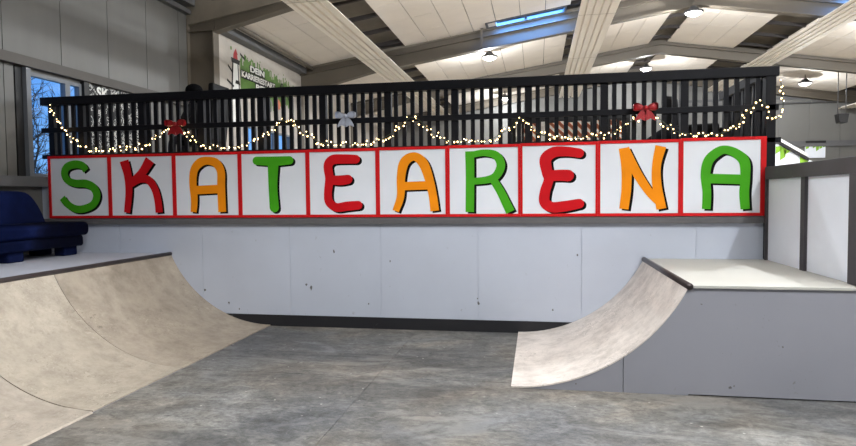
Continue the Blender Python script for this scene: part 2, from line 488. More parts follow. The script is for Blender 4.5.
# portal frames: rafters with haunches, columns
def frame(n, y, bot, top, x0col, hw=.11):
    m = MB(); fr = 'far' if y > 9 else False
    pts = bot + [(b[0], b[1]) for b in []]
    poly = [(p[0], p[1]) for p in bot] + [(p[0], p[1]) for p in reversed(top)]
    # web, split at each bottom vertex so that every cell is convex
    xs = [p[0] for p in bot]
    def itp(line, x):
        for (xa, za), (xb, zb) in zip(line, line[1:]):
            if xa - 1e-6 <= x <= xb + 1e-6: return za + (zb - za) * (x - xa) / (xb - xa)
        return line[-1][1] if x > line[-1][0] else line[0][1]
    for a, b in zip(bot, bot[1:]):
        ta, tb = itp(top, a[0]), itp(top, b[0])
        m.prism([a, b, (b[0], tb), (a[0], ta)], y - .012, y + .012)
        m.prism([(a[0], a[1]), b, (b[0], b[1] + .03), (a[0], a[1] + .03)], y - hw, y + hw)
        m.prism([(a[0], ta - .03), (b[0], tb - .03), (b[0], tb), (a[0], ta)], y - hw, y + hw)
        # thin closure between rafter and ceiling boards
        m.prism([(a[0], ta), (b[0], tb), (b[0], zc(b[0], fr) + .2), (a[0], zc(a[0], fr) + .2)], y - .03, y + .03)
    for s in (0, 1):
        xi = x0col if s == 0 else 2 * RX - x0col
        xo = XL + .02 if s == 0 else XR - .02
        zt = bot[0][1] if s == 0 else bot[-1][1]
        m.box(min(xi, xo), max(xi, xo), y - .012, y + .012, 0, itp(top, xi if abs(xi - RX) < 10.55 else xo))
        if n == 1: m.box(min(xi, xo), max(xi, xo), y - hw, y + .011, itp(top, xi) - .62, itp(top, xi) - .6)
        for xx in (xi, xo - .03 if s == 0 else xo):
            m.box(xx - .0, xx + .03, y - hw, y + hw, 0, zt + (.0 if xx == xi else .3))
    return struct(m, 'trim_%d' % n, STEEL)
def mirror(l): return l + [(2 * RX - p[0], p[1]) for p in reversed(l) if p[0] < RX - 1e-6]
frame(1, 4.0, mirror([(-6.52, 5.15), (-4.88, 5.53), (RX, 6.6)]),
      mirror([(-7.08, 5.74), (RX, 6.98)]), -6.53)
frame(2, 8.75, mirror([(-6.55, 4.66), (-4.45, 5.17), (-3.6, 5.3), (RX, 6.46)]),
      mirror([(-6.55, 5.2), (RX, 6.82)]), XM)
frame(3, 13.5, mirror([(-6.55, 4.58), (-4.45, 5.06), (-3.6, 5.18), (RX, 6.35)]),
      mirror([(-6.55, 5.05), (RX, 6.66)]), XM)
frame(4, 18.3, mirror([(-6.55, 4.58), (-4.45, 5.1), (-3.6, 5.22), (RX, 6.4)]),
      mirror([(-6.55, 5.05), (RX, 6.7)]), XM)
# eave purlin, fascia along the inner wall and the side-wall girders
m = MB(); m.box(XM + .001, XM + .22, 4.15, 8.6, 5.2, 5.36); m.box(XM + .001, XM + .22, 8.9, 13.4, 5.16, 5.3)
struct(m, 'trim_5', STEELD)
m = MB(); m.tube([(-6.15, 4.1, 5.34), (-6.15, 8.62, 5.34)], .05, 10); m.tube([(-6.15, 8.88, 5.34), (-6.15, 13.4, 5.34)], .05, 10)
struct(m, 'trim_6', STEEL)
m = MB(); m.box(XL, XL + .1, YB, 3.9, 3.62, 3.76)
struct(m, 'trim_8', mat('girder_paint', lin(74, 70, 66), 0.6, 0.1, 2))
m = MB(); m.box(XL, XL + .16, YB, -.06, 1.94, 2.08)
struct(m, 'trim_9', mat('sill_girder_paint', lin(84, 84, 86), 0.6, 0.1, 2))
m = MB(); m.box(XL, XL + .07, -.28, -.2, 2.081, 3.61)
struct(m, 'trim_10', FRAMEW)
m = MB(); m.box(XL - .06, XL + .005, -.4, -.28, 2.081, 3.61)
struct(m, 'trim_11', BLACKST)
m = MB(); m.box(XL, XL + .07, .84, .95, 2.12, 3.61)
struct(m, 'trim_12', BLACKST)
m = MB(); m.box(XL, XL + .13, YB, 3.87, 5.52, 5.6); m.box(XL, XL + .22, YB, 3.87, 5.68, 5.84)
struct(m, 'trim_13', STEELD)
m = MB(); m.box(XM + .4, XR - .4, YF - .07, YF, 3.54, 3.76)
struct(m, 'trim_14', mat('band_grey', lin(96, 96, 98), 0.6, 0.05, 2))
m = MB(); m.box(5, XR - .5, YF - .06, YF, 5.4, 5.5); m.tube([(5, YF - .1, 5.25), (XR - .6, YF - .1, 5.25)], .03, 8)
struct(m, 'trim_15', STEELD)

# windows
def window(n, x, y0, y1, z0, z1, bars=()):
    f = MB(); t = .05
    f.box(x - .07, x + .02, y0, y1, z0, z0 + t); f.box(x - .07, x + .02, y0, y1, z1 - t, z1)
    f.box(x - .07, x + .02, y0, y0 + t, z0 + t, z1 - t); f.box(x - .07, x + .02, y1 - t, y1, z0 + t, z1 - t)
    for b in bars: f.box(x - .07, x + .02, b - .05, b + .05, z0 + t, z1 - t)
    o = struct(f, 'window_%d' % n, FRAMEW)
    g = MB(); g.box(x - .03, x - .024, y0 + t, y1 - t, z0 + t, z1 - t)
    g.build('pane', GLASS, o)
    return o
window(1, XL, -.2, .55, 2.08, 3.57)
window(2, XL, .55, .84, 2.08, 3.57)
window(3, XM, 5.2, 5.86, wz0, wz1)
window(4, XM, 6.2, 7.9, wz0, wz1, (6.9,))

# mezzanine floor slab, front wall under the sign, baseboard, ledge
m = MB(); m.box(XL, 2.76, .1, 4.0, 1.95, 2.1); struct(m, 'floor_mezzanine', mat('mezzanine_bounce_boards', lin(196, 187, 172), 0.7, 0.05, 3))  # top is hidden; its pale tone is chosen to bounce light up
m = MB()
seams = [XL, -5.86, -4.58, -3.29, -2.02, -.74, .55, 1.89, 2.76]
for a, b in zip(seams, seams[1:]): m.box(a + .003, b - .003, 0, .05, 0, 1.95)
m.box(XL, 2.76, .008, .1, 0, 2.09)
wfr = struct(m, 'wall_front', WALLP)
SCUFF = mat('scuff_mark', lin(100, 98, 100), 0.8, 0.3, 30)
srnd = random.Random(11)
for (x, z, r) in ((-3.0, .53, .03), (-3.07, .575, .018), (-2.67, 1.02, .022), (-.74, .37, .025), (-.75, .43, .012), (-4.56, .47, .02), (-4.2, .3, .018), (-4.05, .22, .012), (.2, .3, .015), (-1.9, .9, .012), (.5, 1.0, .012), (-2.2, .33, .012)):
    q = MB(); q.prism([(x + r * srnd.uniform(.5, 1.1) * math.cos(a * PI / 4) * (.7 if r > .02 else 1), z + r * srnd.uniform(.5, 1.5) * math.sin(a * PI / 4)) for a in range(8)], -.0012, -.0002)
    q.build('scuff_mark', SCUFF, wfr)
m = MB(); m.box(-5.0, .9, -.014, 0, 0, .152); struct(m, 'baseboard_front', BASEB)
m = MB(); m.box(XL + .02, 2.655, -.06, 0, 1.395, 1.475); struct(m, 'trim_16', DARKTRIM)

# ------------------------------------------------------------------ balustrade
def balustrade():
    root = empty('balustrade', 'long black slatted wooden balustrade on the upper floor above the sign', 'balustrade', (0, 0, 2.1))
    x0, x1 = -7.05, 2.78
    m = MB(); m.box(x0, x1, -.04, .1, 1.01, 1.125); m.build('top_rail', RAIL, root, bevel=.006)
    m = MB(); m.box(x0, x1, -.03, .0, .615, .685); m.build('middle_rail', RAIL, root, bevel=.004)
    m = MB(); m.box(x0, x1 + .03, -.03, .0, .24, .3); m.build('lower_rail', RAIL, root, bevel=.004)
    posts = [x0 + .14, -6.43, -5.47, -4.56, -3.68, -2.8, -1.91, -1.03, -.1, .82, 1.75]
    pm = None
    for i, x in enumerate(posts):
        if pm is None:
            m = MB(); m.box(-.045, .045, .0, .09, 0, 1.01); pm = m.build('post', RAIL, root, bevel=.004); o = pm
        else:
            o = pm.copy(); COL.objects.link(o); o.parent = root
        o.location = (x, .0, 0)
    bm_ = None
    ends = posts + [2.68]
    for a, b in zip(ends, ends[1:]):
        n = max(2, round((b - a) / .1155))
        for k in range(1, n):
            if bm_ is None:
                m = MB(); m.box(-.026, .026, 0, .035, 0, 1.01); bm_ = m.build('baluster', RAIL, root); o = bm_
            else:
                o = bm_.copy(); COL.objects.link(o); o.parent = root
            o.location = (a + (b - a) * k / n, .0, 0)
    m = MB(); m.box(2.64, 2.75, -.03, .09, -1.13, 1.01); m.build('corner_post', RAIL, root, bevel=.004)
    # return along the side of the upper floor
    r2 = empty('balustrade', 'short black slatted side balustrade running back from the right rail end', 'balustrade', (2.69, .12, 2.1))
    m = MB(); m.box(-.05, .05, 0, 1.75, 1.01, 1.125); m.build('top_rail', RAIL, r2, bevel=.006)
    m = MB(); m.box(.03, .06, 0, 1.75, .615, .685); m.build('middle_rail', RAIL, r2)
    m = MB(); m.box(.03, .06, 0, 1.75, .1, .16); m.build('lower_rail', RAIL, r2)
    for k in range(1, 9):
        m = MB()
        w = .045 if k in (4, 8) else .026
        m.box(-.015, .03, k * .205 - w, k * .205 + w, 0, 1.01); m.build('post' if k in (4, 8) else 'baluster', RAIL, r2)
balustrade()

# ------------------------------------------------------------------ sign letters
def strip(mb, pts, w, cap0=True, cap1=True, y0=0, y1=.004, flip=None):
    """flat painted stroke of varying width along a smooth line, lying in xz"""
    w = w if isinstance(w, (list, tuple)) else [w] * len(pts)
    P3 = catmull([(p[0], p[1], ww) for p, ww in zip(pts, w)], 8)
    L, R = [], []
    n = len(P3)
    for i, p in enumerate(P3):
        d = P3[min(i + 1, n - 1)] - P3[max(i - 1, 0)]
        d = Vector((d[0], d[1])).normalized(); nn = Vector((-d[1], d[0]))
        c = Vector((p[0], p[1])); h = p[2] / 2
        L.append(c + nn * h); R.append(c - nn * h)
    def cap(c, a, sgn):
        """half circle from point a around c"""
        v = a - c; r = v.length; t0 = math.atan2(v.y, v.x)
        return [c + Vector((math.cos(t0 + sgn * k * PI / 8), math.sin(t0 + sgn * k * PI / 8))) * r for k in range(1, 8)]
    c0 = Vector((P3[0][0], P3[0][1])); c1 = Vector((P3[-1][0], P3[-1][1]))
    front, faces = [], []
    front = L + R
    for i in range(n - 1): faces.append((i, i + 1, n + i + 1, n + i))
    loop = list(range(n))
    if cap1:
        k = len(front); q = cap(c1, L[-1], -1); front += q
        ids = list(range(k, k + len(q))); faces.append(tuple([n - 1] + ids + [2 * n - 1])); loop += ids
    loop += list(range(2 * n - 1, n - 1, -1))
    if cap0:
        k = len(front); q = cap(c0, R[0], -1); front += q
        ids = list(range(k, k + len(q))); faces.append(tuple([n] + ids + [0])); loop += ids
    m = len(front)
    v = [(p[0], y0, p[1]) for p in front] + [(p[0], y1, p[1]) for p in front]
    f = list(faces)
    f += [(loop[i], loop[i] + m, loop[(i + 1) % len(loop)] + m, loop[(i + 1) % len(loop)]) for i in range(len(loop))]
    mb.add(v, f)

DIV = [-6.94, -5.95, -4.95, -3.97, -3.0, -2.04, -1.12, -.2, .74, 1.7, 2.645]
ZB, ZT = 1.483, 2.415
# strokes in pixels of the panel: (panel x0, x1, top-left y, top-right y, bottom y, strokes)
LET = [
 ('S', L_GREEN, 38, 303, 64, 60, 330, [([(203, 126), (188, 105), (155, 99), (121, 111), (109, 138), (121, 166), (155, 180), (200, 182), (233, 200), (246, 233), (230, 270), (190, 289), (150, 289), (115, 267), (96, 242)], [28, 30, 32, 32, 31, 30, 30, 32, 34, 33, 30, 30, 30, 29, 28], 0, 0)]),
 ('K', L_RED, 303, 571, 60, 57, 329, [([(366, 86), (380, 150), (382, 220), (372, 306)], [40, 34, 30, 27], 0, 0), ([(474, 84), (437, 140), (384, 188)], [42, 34, 32], 0, 0), ([(390, 184), (430, 164), (465, 168), (490, 205), (502, 255), (506, 306)], [30, 30, 32, 30, 30, 31], 0, 0)]),
 ('A', L_ORANGE, 571, 846, 57, 54, 329, [([(650, 305), (654, 250), (650, 180), (657, 128), (682, 98), (713, 90), (748, 100), (768, 135), (768, 200), (770, 305)], [26, 30, 32, 34, 36, 32, 36, 34, 34, 34], 0, 0), ([(655, 213), (768, 208)], 34, 0, 0)]),
 ('T', L_GREEN, 40, 332, 96, 91, 372, [([(114, 135), (188, 137), (256, 134)], [34, 38, 34], 1, 1), ([(186, 140), (183, 240), (187, 330)], [48, 38, 40], 0, 1)]),
 ('E', L_RED, 332, 632, 91, 85, 371, [([(540, 131), (490, 130), (442, 133), (421, 158), (426, 210), (419, 270), (424, 308), (455, 330), (500, 325), (548, 321)], [36, 38, 40, 38, 36, 34, 36, 36, 38, 36], 1, 1), ([(424, 216), (470, 218), (506, 214)], [36, 40, 38], 0, 1)]),
 ('A', L_ORANGE, 632, 921, 85, 80, 371, [([(706, 346), (727, 285), (730, 205), (745, 145), (785, 122), (822, 150), (846, 215), (860, 280), (868, 346)], [28, 32, 36, 40, 34, 40, 36, 34, 36], 0, 0), ([(733, 244), (852, 240)], 34, 0, 0)]),
 ('R', L_GREEN, 157, 470, 74, 68, 368, [([(254, 98), (255, 200), (253, 348)], [38, 36, 36], 0, 0), ([(262, 112), (320, 104), (368, 116), (388, 155), (368, 198), (330, 215), (262, 222)], [26, 28, 34, 36, 34, 30, 28], 0, 0), ([(352, 210), (385, 262), (409, 310), (428, 348)], [32, 34, 36, 38], 0, 0)]),
 ('E', L_RED, 470, 795, 67, 62, 364, [([(718, 108), (665, 101), (612, 104), (577, 132), (584, 185), (590, 215), (575, 262), (573, 305), (605, 326), (660, 322), (718, 312)], [38, 40, 44, 48, 44, 40, 42, 44, 44, 44, 40], 1, 1), ([(590, 199), (635, 197), (672, 198)], [44, 46, 48], 0, 1)]),
 ('N', L_ORANGE, 27, 375, 52, 45, 362, [([(137, 81), (148, 160), (148, 250), (138, 332)], [42, 42, 40, 38], 0, 0), ([(140, 84), (190, 180), (245, 262), (296, 318)], [38, 38, 34, 26], 0, 0), ([(292, 74), (275, 150), (276, 230), (296, 332)], [44, 36, 38, 40], 0, 0)]),
 ('A', L_GREEN, 375, 744, 45, 20, 362, [([(488, 333), (490, 265), (483, 190), (496, 132), (535, 95), (570, 84), (615, 98), (650, 130), (656, 190), (652, 265), (657, 333)], [36, 36, 40, 42, 40, 36, 40, 44, 40, 40, 38], 0, 0), ([(488, 206), (653, 207)], 42, 0, 0)]),
]
PLAB = ['white sign panel with a green letter S', 'white sign panel with a red letter K', 'white sign panel with an orange A between the K and the T',
        'white sign panel with a green letter T', 'white sign panel with a red E between the T and an orange A', 'white sign panel with an orange A between the red E and the R',
        'white sign panel with a green letter R', 'white sign panel with a red E between the R and the N', 'white sign panel with an orange letter N',
        'white sign panel with a green letter A beside the black corner post']
for i, (ch, lm, px0, px1, pt0, pt1, pb, strokes) in enumerate(LET):
    xa, xb = DIV[i] + .001, DIV[i + 1] - .001
    H = ZT - ZB - (.038, .037, .036, .034, .031, .027, .022, .017, .011, .003)[i]
    root = empty('sign_panel', PLAB[i], 'sign panel', (xa, -.036, ZB), 0, 'red framed letter panels of the sign')
    W = xb - xa
    m = MB(); m.box(0, W, -.012, 0, 0, H); m.build('board', BOARD, root)
    l, r, t, b = .027, .027, .036, .036
    if i == 0: l = .04
    if i == 9: r = .06
    m = MB(); m.box(0, W, -.022, -.0121, 0, b); m.box(0, W, -.022, -.0121, H - t, H); m.box(0, l, -.022, -.0121, b, H - t); m.box(W - r, W, -.022, -.0121, b, H - t)
    m.build('frame', RED, root)
    s = W / (px1 - px0)
    def cv(p):
        u = (p[0] - px0) / (px1 - px0)
        top = pt0 + (pt1 - pt0) * u
        return (u * W, (pb - p[1]) / (pb - top) * H)
    sv = H / (pb - (pt0 + pt1) / 2)
    m1, m2 = MB(), MB()
    for pts, w, c0, c1 in strokes:
        q = [cv(p) for p in pts]
        w2 = [ww * (s + sv) / 2 for ww in (w if isinstance(w, list) else [w] * len(pts))]
        k = .0004 * strokes.index((pts, w, c0, c1))
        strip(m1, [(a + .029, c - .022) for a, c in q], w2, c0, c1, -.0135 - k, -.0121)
        strip(m2, q, w2, c0, c1, -.0165 - k, -.0150)
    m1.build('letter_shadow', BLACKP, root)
    m2.build('letter', lm, root)

# ------------------------------------------------------------------ quarter pipes
def arc(x0, x1, h, n=24):
    """points from the lip (x0, 0) to the coping (x1, h) on one circle tangent to the floor"""
    d = abs(x1 - x0); R = (d * d + h * h) / (2 * h); s = 1 if x1 > x0 else -1
    a1 = math.asin(d / R)
    return [(x0 + s * R * math.sin(a1 * i / n), R - R * math.cos(a1 * i / n)) for i in range(n + 1)]
def sheet(mb, pts, y0, y1, t=.012, lift=0.0):
    n = len(pts)
    for (a, b) in zip(pts, pts[1:]):
        mb.prism([(a[0], a[1] + lift), (b[0], b[1] + lift), (b[0], b[1] + lift + t), (a[0], a[1] + lift + t)], y0, y1)
# left one
root = empty('quarter_pipe', 'large plywood quarter pipe with grey deck under the navy sofa', 'quarter pipe', (-5.07, 0, 0))
def loc(pts): return [(p[0] + 5.07, p[1]) for p in pts]
hL = .975
A = loc(arc(-3.59, -5.07, hL))
for nm, mt, a, b, lf in (('riding_sheet', PLY_A, -2.125, -.003, .003), ('riding_sheet', PLY_B, -3.415, -2.135, .006), ('riding_sheet', PLY_C, -6.4, -3.425, .003)):
    m = MB(); sheet(m, A, a, b, .012, lf); o = m.build(nm, mt, root)
    for f in o.data.polygons: f.use_smooth = False
m = MB(); m.prism([(A[0][0] + .012, 0.001), (A[0][0], .016), (A[3][0] , A[3][1] + .021), (A[3][0] - .004, A[3][1] + .012), (A[0][0] - .02, .004)], -6.4, -3.43); m.build('entry_sheet', PLY_C, root)
body = MB()
poly = [(A[0][0] - .01, .001)] + [(p[0], p[1]) for p in A[1:]] + [(-2.02, hL), (-2.02, 0.001)]
cells = A
for a, b in zip(A, A[1:]): body.prism([(a[0], .001), (b[0], .001), (b[0], b[1] + .0025), (a[0], a[1] + .0025)], -6.38, -.004)
body.box(-2.0, A[-1][0], -6.38, -.004, .001, hL - .02)
body.build('body', RAMPSIDE, root)
m = MB(); m.box(-2.02, -.03, -6.4, -.003, hL - .02, hL + .012); m.build('deck', DECKG, root)
m = MB(); m.tube([(.0, -6.4, hL + .002), (.0, -.004, hL + .002)], .028, 12); m.build('coping', COPING, root)
# right one
root = empty('quarter_pipe', 'grey sided quarter pipe with pale plywood curve and white platform before the fence', 'quarter pipe', (1.293, 0, 0))
hR, dR = .95, 2.262
A = [(p[0] - 1.293, p[1]) for p in arc(-.233, 1.293, hR)]
m = MB(); sheet(m, A, -dR, -.003, .014, .002); m.build('riding_sheet', PLY_R, root)
for (a0, a1, lf) in ((-9, .75 - 1.293 - .003, 0), (.75 - 1.293 + .003, 9, 0)):
    m = MB()
    for a, b in zip(A, A[1:]):
        xa, xb = max(a[0], a0), min(b[0], a1)
        if xb > xa:
            za = a[1] + (b[1] - a[1]) * (xa - a[0]) / (b[0] - a[0]); zb = a[1] + (b[1] - a[1]) * (xb - a[0]) / (b[0] - a[0])
            m.prism([(xa, .001), (xb, .001), (xb, zb + .0015), (xa, za + .0015)], -dR + .006, -.004)
    if a1 > 1: m.box(A[-1][0], 1.52, -dR + .006, -.004, .012, hR - .012)
    m.build('side_panel', RAMPSIDE, root)
for (x, z, r) in ((.34, .085, .014), (.37, .1, .007), (-.95, .06, .008), (.1, .8, .008), (.75, .45, .008)):
    q = MB(); q.prism([(x + r * srnd.uniform(.6, 1.3) * math.cos(a * PI / 4), z + r * srnd.uniform(.6, 1.2) * math.sin(a * PI / 4)) for a in range(8)], -dR + .0045, -dR + .0058)
    q.build('scuff_mark', SCUFF, root)
m = MB(); m.box(A[-1][0] + .03, 1.53, -dR - .012, -.003, hR - .012, hR + .014); m.build('deck', DECKW, root, bevel=.004)
m = MB(); m.tube([(.0, -dR - .014, hR + .004), (.0, -.004, hR + .004)], .03, 14); m.build('coping', COPING, root)

# ------------------------------------------------------------------ fence on the right platform
root = empty('fence', 'white boarded fence with dark frame on the right platform', 'fence', (2.654, 0, hR + .017))
FH = 1.085
m = MB(); m.box(-.03, .05, -2.26, -.075, FH - .145, FH); m.build('top_rail', FENCEF, root, bevel=.004)
for i, (a, b) in enumerate(((-.115, -.075), (-1.16, -1.06), (-2.27, -2.03))):
    m = MB(); m.box(-.03, .05, a, b, 0, FH - .145); m.build('post', FENCEF, root, bevel=.003)
for a, b in ((-1.06, -.115), (-2.03, -1.16)):
    m = MB(); m.box(0, .02, a, b, .0, FH - .145); m.build('panel', FENCEP, root)

# ------------------------------------------------------------------ sofa
def sofa():
    root = empty('sofa', 'navy blue fabric sofa bed on the left ramp deck under the windows', 'sofa', (-6.53, -1.15, hL + .015))
    # long axis along y, front towards +x
    def slab(mb, prof, y0, y1, rnd=.12, n=8):
        """profile (x,z) swept along y with ends that pull in"""
        cx = sum(p[0] for p in prof) / len(prof); cz = sum(p[1] for p in prof) / len(prof)
        secs = []
        for k in range(n + 1):
            t = k / n * PI / 2
            secs.append((y0 + rnd * (1 - math.sin(t)), 1 - .12 * (1 - math.sin(t)) ** 1.0 * (1 - k / n)))
        secs += [(y1 - (s[0] - y0), s[1]) for s in reversed(secs)]
        v, f = [], []
        N = len(prof)
        for (y, k) in secs:
            for p in prof: v.append((cx + (p[0] - cx) * k, y, cz + (p[1] - cz) * k))
        for i in range(len(secs) - 1):
            for j in range(N): f.append((i * N + j, i * N + (j + 1) % N, (i + 1) * N + (j + 1) % N, (i + 1) * N + j))
        f.append(tuple(range(N - 1, -1, -1))); f.append(tuple((len(secs) - 1) * N + j for j in range(N)))
        mb.add(v, f, True)
    def rr(x0, x1, z0, z1, r, n=5, tilt=0):
        pts = []
        for (cx, cz, a) in ((x1 - r, z1 - r, 0), (x0 + r, z1 - r, 90), (x0 + r, z0 + r, 180), (x1 - r, z0 + r, 270)):
            for k in range(n + 1):
                t = math.radians(a + 90 * k / n); pts.append((cx + r * math.cos(t), cz + r * math.sin(t)))
        return [(p[0] - tilt * (p[1] - z0), p[1]) for p in pts]
    m = MB(); slab(m, rr(-.25, .4, .27, .455, .07), -1.0, .87, .07); m.build('seat_cushion', NAVY, root)
    m = MB(); slab(m, rr(-.3, .35, .125, .275, .04), -.98, .82, .04); m.build('base', NAVYD, root)
    bk = MB()
    # back: a soft slab whose upper far corner is cut by a long round
    prof = []
    Y0, Y1, zt = -.98, .87, .88
    out = [(Y0, .4), (Y1, .4)]
    for k in range(9):
        t = k / 8; out.append((Y1 - .04 - .27 * (t ** 1.2) + .03 * math.sin(PI * t), .44 + (zt - .44) * math.sin(t * PI / 2)))
    out += [(0.3, zt + .005), (-.5, zt), (Y0 + .1, zt - .02), (Y0 + .02, zt - .1)]
    N = len(out)
    cy = sum(p[0] for p in out) / N; cz = .62
    v, f = [], []
    lay = [(-.14, .9), (-.16, .97), (-.1, 1.0), (0, 1.0), (.06, .97), (.08, .88)]
    for (dx, k) in lay:
        for p in out: v.append((-.3 + dx - .22 * (p[1] - .4), cy + (p[0] - cy) * (1 - (1 - k) * .35), cz + (p[1] - cz) * k))
    for i in range(len(lay) - 1):
        for j in range(N): f.append((i * N + j, i * N + (j + 1) % N, (i + 1) * N + (j + 1) % N, (i + 1) * N + j))
    f.append(tuple(range(N - 1, -1, -1))); f.append(tuple((len(lay) - 1) * N + j for j in range(N)))
    bk.add(v, f, True); bk.build('backrest', NAVY, root)
    for (x, y) in ((.16, .72), (.2, -.22), (-.24, .72), (-.24, -.22)):
        m = MB(); m.box(x - .08, x + .08, y - .12, y + .12, 0, .135); m.build('foot', NAVYD, root, bevel=.015)
    m = MB(); m.ball((.28, .845, .2), .035, .035, .04); m.build('hinge_knob', BLACKST, root)
sofa()

# ------------------------------------------------------------------ ducts
def duct(x, zb, label, hw=.37):
    root = empty('duct', label, 'duct', (x, 0, zb), 0, 'white ribbed ducts under the roof')
    w, h = hw, .05
    prof = []
    n = 5
    # ribbed underside
    pitch = 2 * w / n
    for i in range(n):
        a = -w + i * pitch
        prof += [(a, .0), (a + pitch * .62, .0), (a + pitch * .68, .06), (a + pitch * .94, .06)] if i < n - 1 else [(a, .0), (w, .0)]
    m = MB()
    y0, y1 = -6.0, 18.2
    for a, b in zip(prof, prof[1:]):
        m.prism([a, b, (b[0], b[1] + .006), (a[0], a[1] + .006)], y0, y1)
    m.build('ribbed_sheet', DUCTM, root)
    m = MB()
    m.box(-w + .2, w - .2, y0, y1, .067, h + .03)
    m.build('casing', DUCTM, root)
    m = MB()
    for yj in (2.0, 6.4, 10.8, 15.2):
        m = MB(); m.box(-w - .004, w + .004, yj, yj + .008, -.006, -.001); m.build('joint_strip', DUCTJ, root)
duct(-3.77, 5.0, 'white ribbed duct under the roof, first one from the left wall')
duct(1.32, 5.75, 'white ribbed duct under the roof just left of the ridge', .4)
duct(6.92, 5.78, 'white ribbed duct under the roof just right of the ridge', .42)
duct(11.75, 4.95, 'white ribbed duct under the roof at the far right above the hanging speaker')

# ------------------------------------------------------------------ lamps
LAMPS = [(-1.3, 9.6, 5.62, 'white high bay lamp hanging above the middle of the balustrade'),
         (3.82, 8.4, 6.2, 'white high bay lamp at the ridge, the nearer of the two there'),
         (3.9, 15.6, 6.28, 'white high bay lamp at the ridge, the farther of the two there'),
         (9.35, 16.0, 5.6, 'white high bay lamp hanging before the far grey wall'),
         (-1.25, 17.0, 5.62, 'white high bay lamp glimpsed between the balusters')]
lamp_proto = None
def lamp(x, y, z, label):
    global lamp_proto
    if lamp_proto is None:
        r = empty('high_bay_lamp', label, 'lamp', (x, y, z), 0, 'high bay lamps under the roof')
        m = MB(); m.lathe([(.21, .0), (.225, .01), (.22, .045), (.15, .07), (.1, .12), (.07, .16), (.02, .18)], n=28); m.build('housing', STEELD, r)
        m = MB(); m.lathe([(.02, -.075), (.1, -.06), (.165, -.03), (.195, .0), (.195, .003)], n=28); m.build('diffuser', LAMPGLOW, r)
        m = MB(); m.tube([(0, 0, .17), (0, 0, .36)], .016, 8); m.lathe([(.05, .34), (.05, .37)], n=12); m.build('hanger', STEEL, r)
        lamp_proto = r
        return r
    r = copy_tree(lamp_proto); r.location = (x, y, z); r['label'] = label
    return r
for l in LAMPS: lamp(*l)
def light(x, y, z, e, c=(.94, .975, 1.0), r=.06):
    L = bpy.data.lights.new('lamp_light', 'POINT'); L.energy = e; L.color = c; L.shadow_soft_size = r
    o = bpy.data.objects.new('lamp_light', L); COL.objects.link(o); o.location = (x, y, z); return o
E0 = 600
for (x, y, z, _), e in zip(LAMPS, (.45, .62, .42, .22, .4)): light(x, y, z - .11, E0 * e)
for (x, y, z, e) in ((-1.3, 1.9, 5.6, .42), (4.0, 1.4, 6.0, 1.15), (4.0, -5.6, 6.0, .95), (3.9, -12, 6.2, .6), (9.35, 9.0, 5.6, .7), (9.35, 2.0, 5.6, .6), (9.35, -5, 5.6, .6)):
    light(x, y, z - .11, E0 * e)
# the left row has reflectors with a narrower beam
L = bpy.data.lights.new('lamp_light', 'SPOT'); L.energy = E0 * .97; L.color = (.94, .975, 1.0); L.shadow_soft_size = .1
L.spot_size = math.radians(134); L.spot_blend = .4
o = bpy.data.objects.new('lamp_light', L); COL.objects.link(o); o.location = (-1.3, -5.2, 5.34)

# ------------------------------------------------------------------ blue skylight strip
def skylight(x0, x1, label):
    root = empty('skylight', label, 'skylight', ((x0 + x1) / 2, 8.39, zc((x0 + x1) / 2)))
    w = (x1 - x0) / 2; k = .155 if (x0 + x1) / 2 < RX else -.155
    def bar(mb, xa, xb, ya, yb, d0, d1): mb.prism([(xa, k * xa + d0), (xb, k * xb + d0), (xb, k * xb + d1), (xa, k * xa + d1)], ya, yb)
    m = MB(); bar(m, -w, w, -.26, -.2, -.02, .28); bar(m, -w, w, .2, .26, -.02, .28); bar(m, -w, -w + .06, -.2, .2, -.02, .28); bar(m, w - .06, w, -.2, .2, -.02, .28); bar(m, -.03, .03, -.2, .2, .02, .2)
    m.build('frame', STEELD, root)
    m = MB(); bar(m, -w + .06, w - .06, -.2, .2, .1, .106); m.build('pane', GLASS, root)
skylight(-1.3, .76, 'narrow blue lit skylight strip in the ceiling beside the second duct')
skylight(7.22, 9.28, 'narrow blue lit skylight strip in the ceiling right of the ridge')
for (x, sg) in ((-.27, -1), (8.25, 1)):
    L = bpy.data.lights.new('dusk_skylight', 'AREA'); L.shape = 'RECTANGLE'; L.size = 1.9; L.size_y = .38; L.energy = 100; L.color = (.1, .34, 1.0)
    o = bpy.data.objects.new('dusk_skylight', L); COL.objects.link(o); o.location = (x, 8.39, zc(x) + .06); o.rotation_euler = (0, sg * .154, 0)
# steel bracket left of the strip
m = MB(); m.box(-.03, .03, -.03, .03, -.42, .12); m.box(-.08, .08, -.05, .05, .1, .16)
tag(m.build('bracket', STEEL), 'small white steel bracket left of the blue skylight strip', 'bracket').location = (-1.42, 8.55, zc(-1.42) - .08)

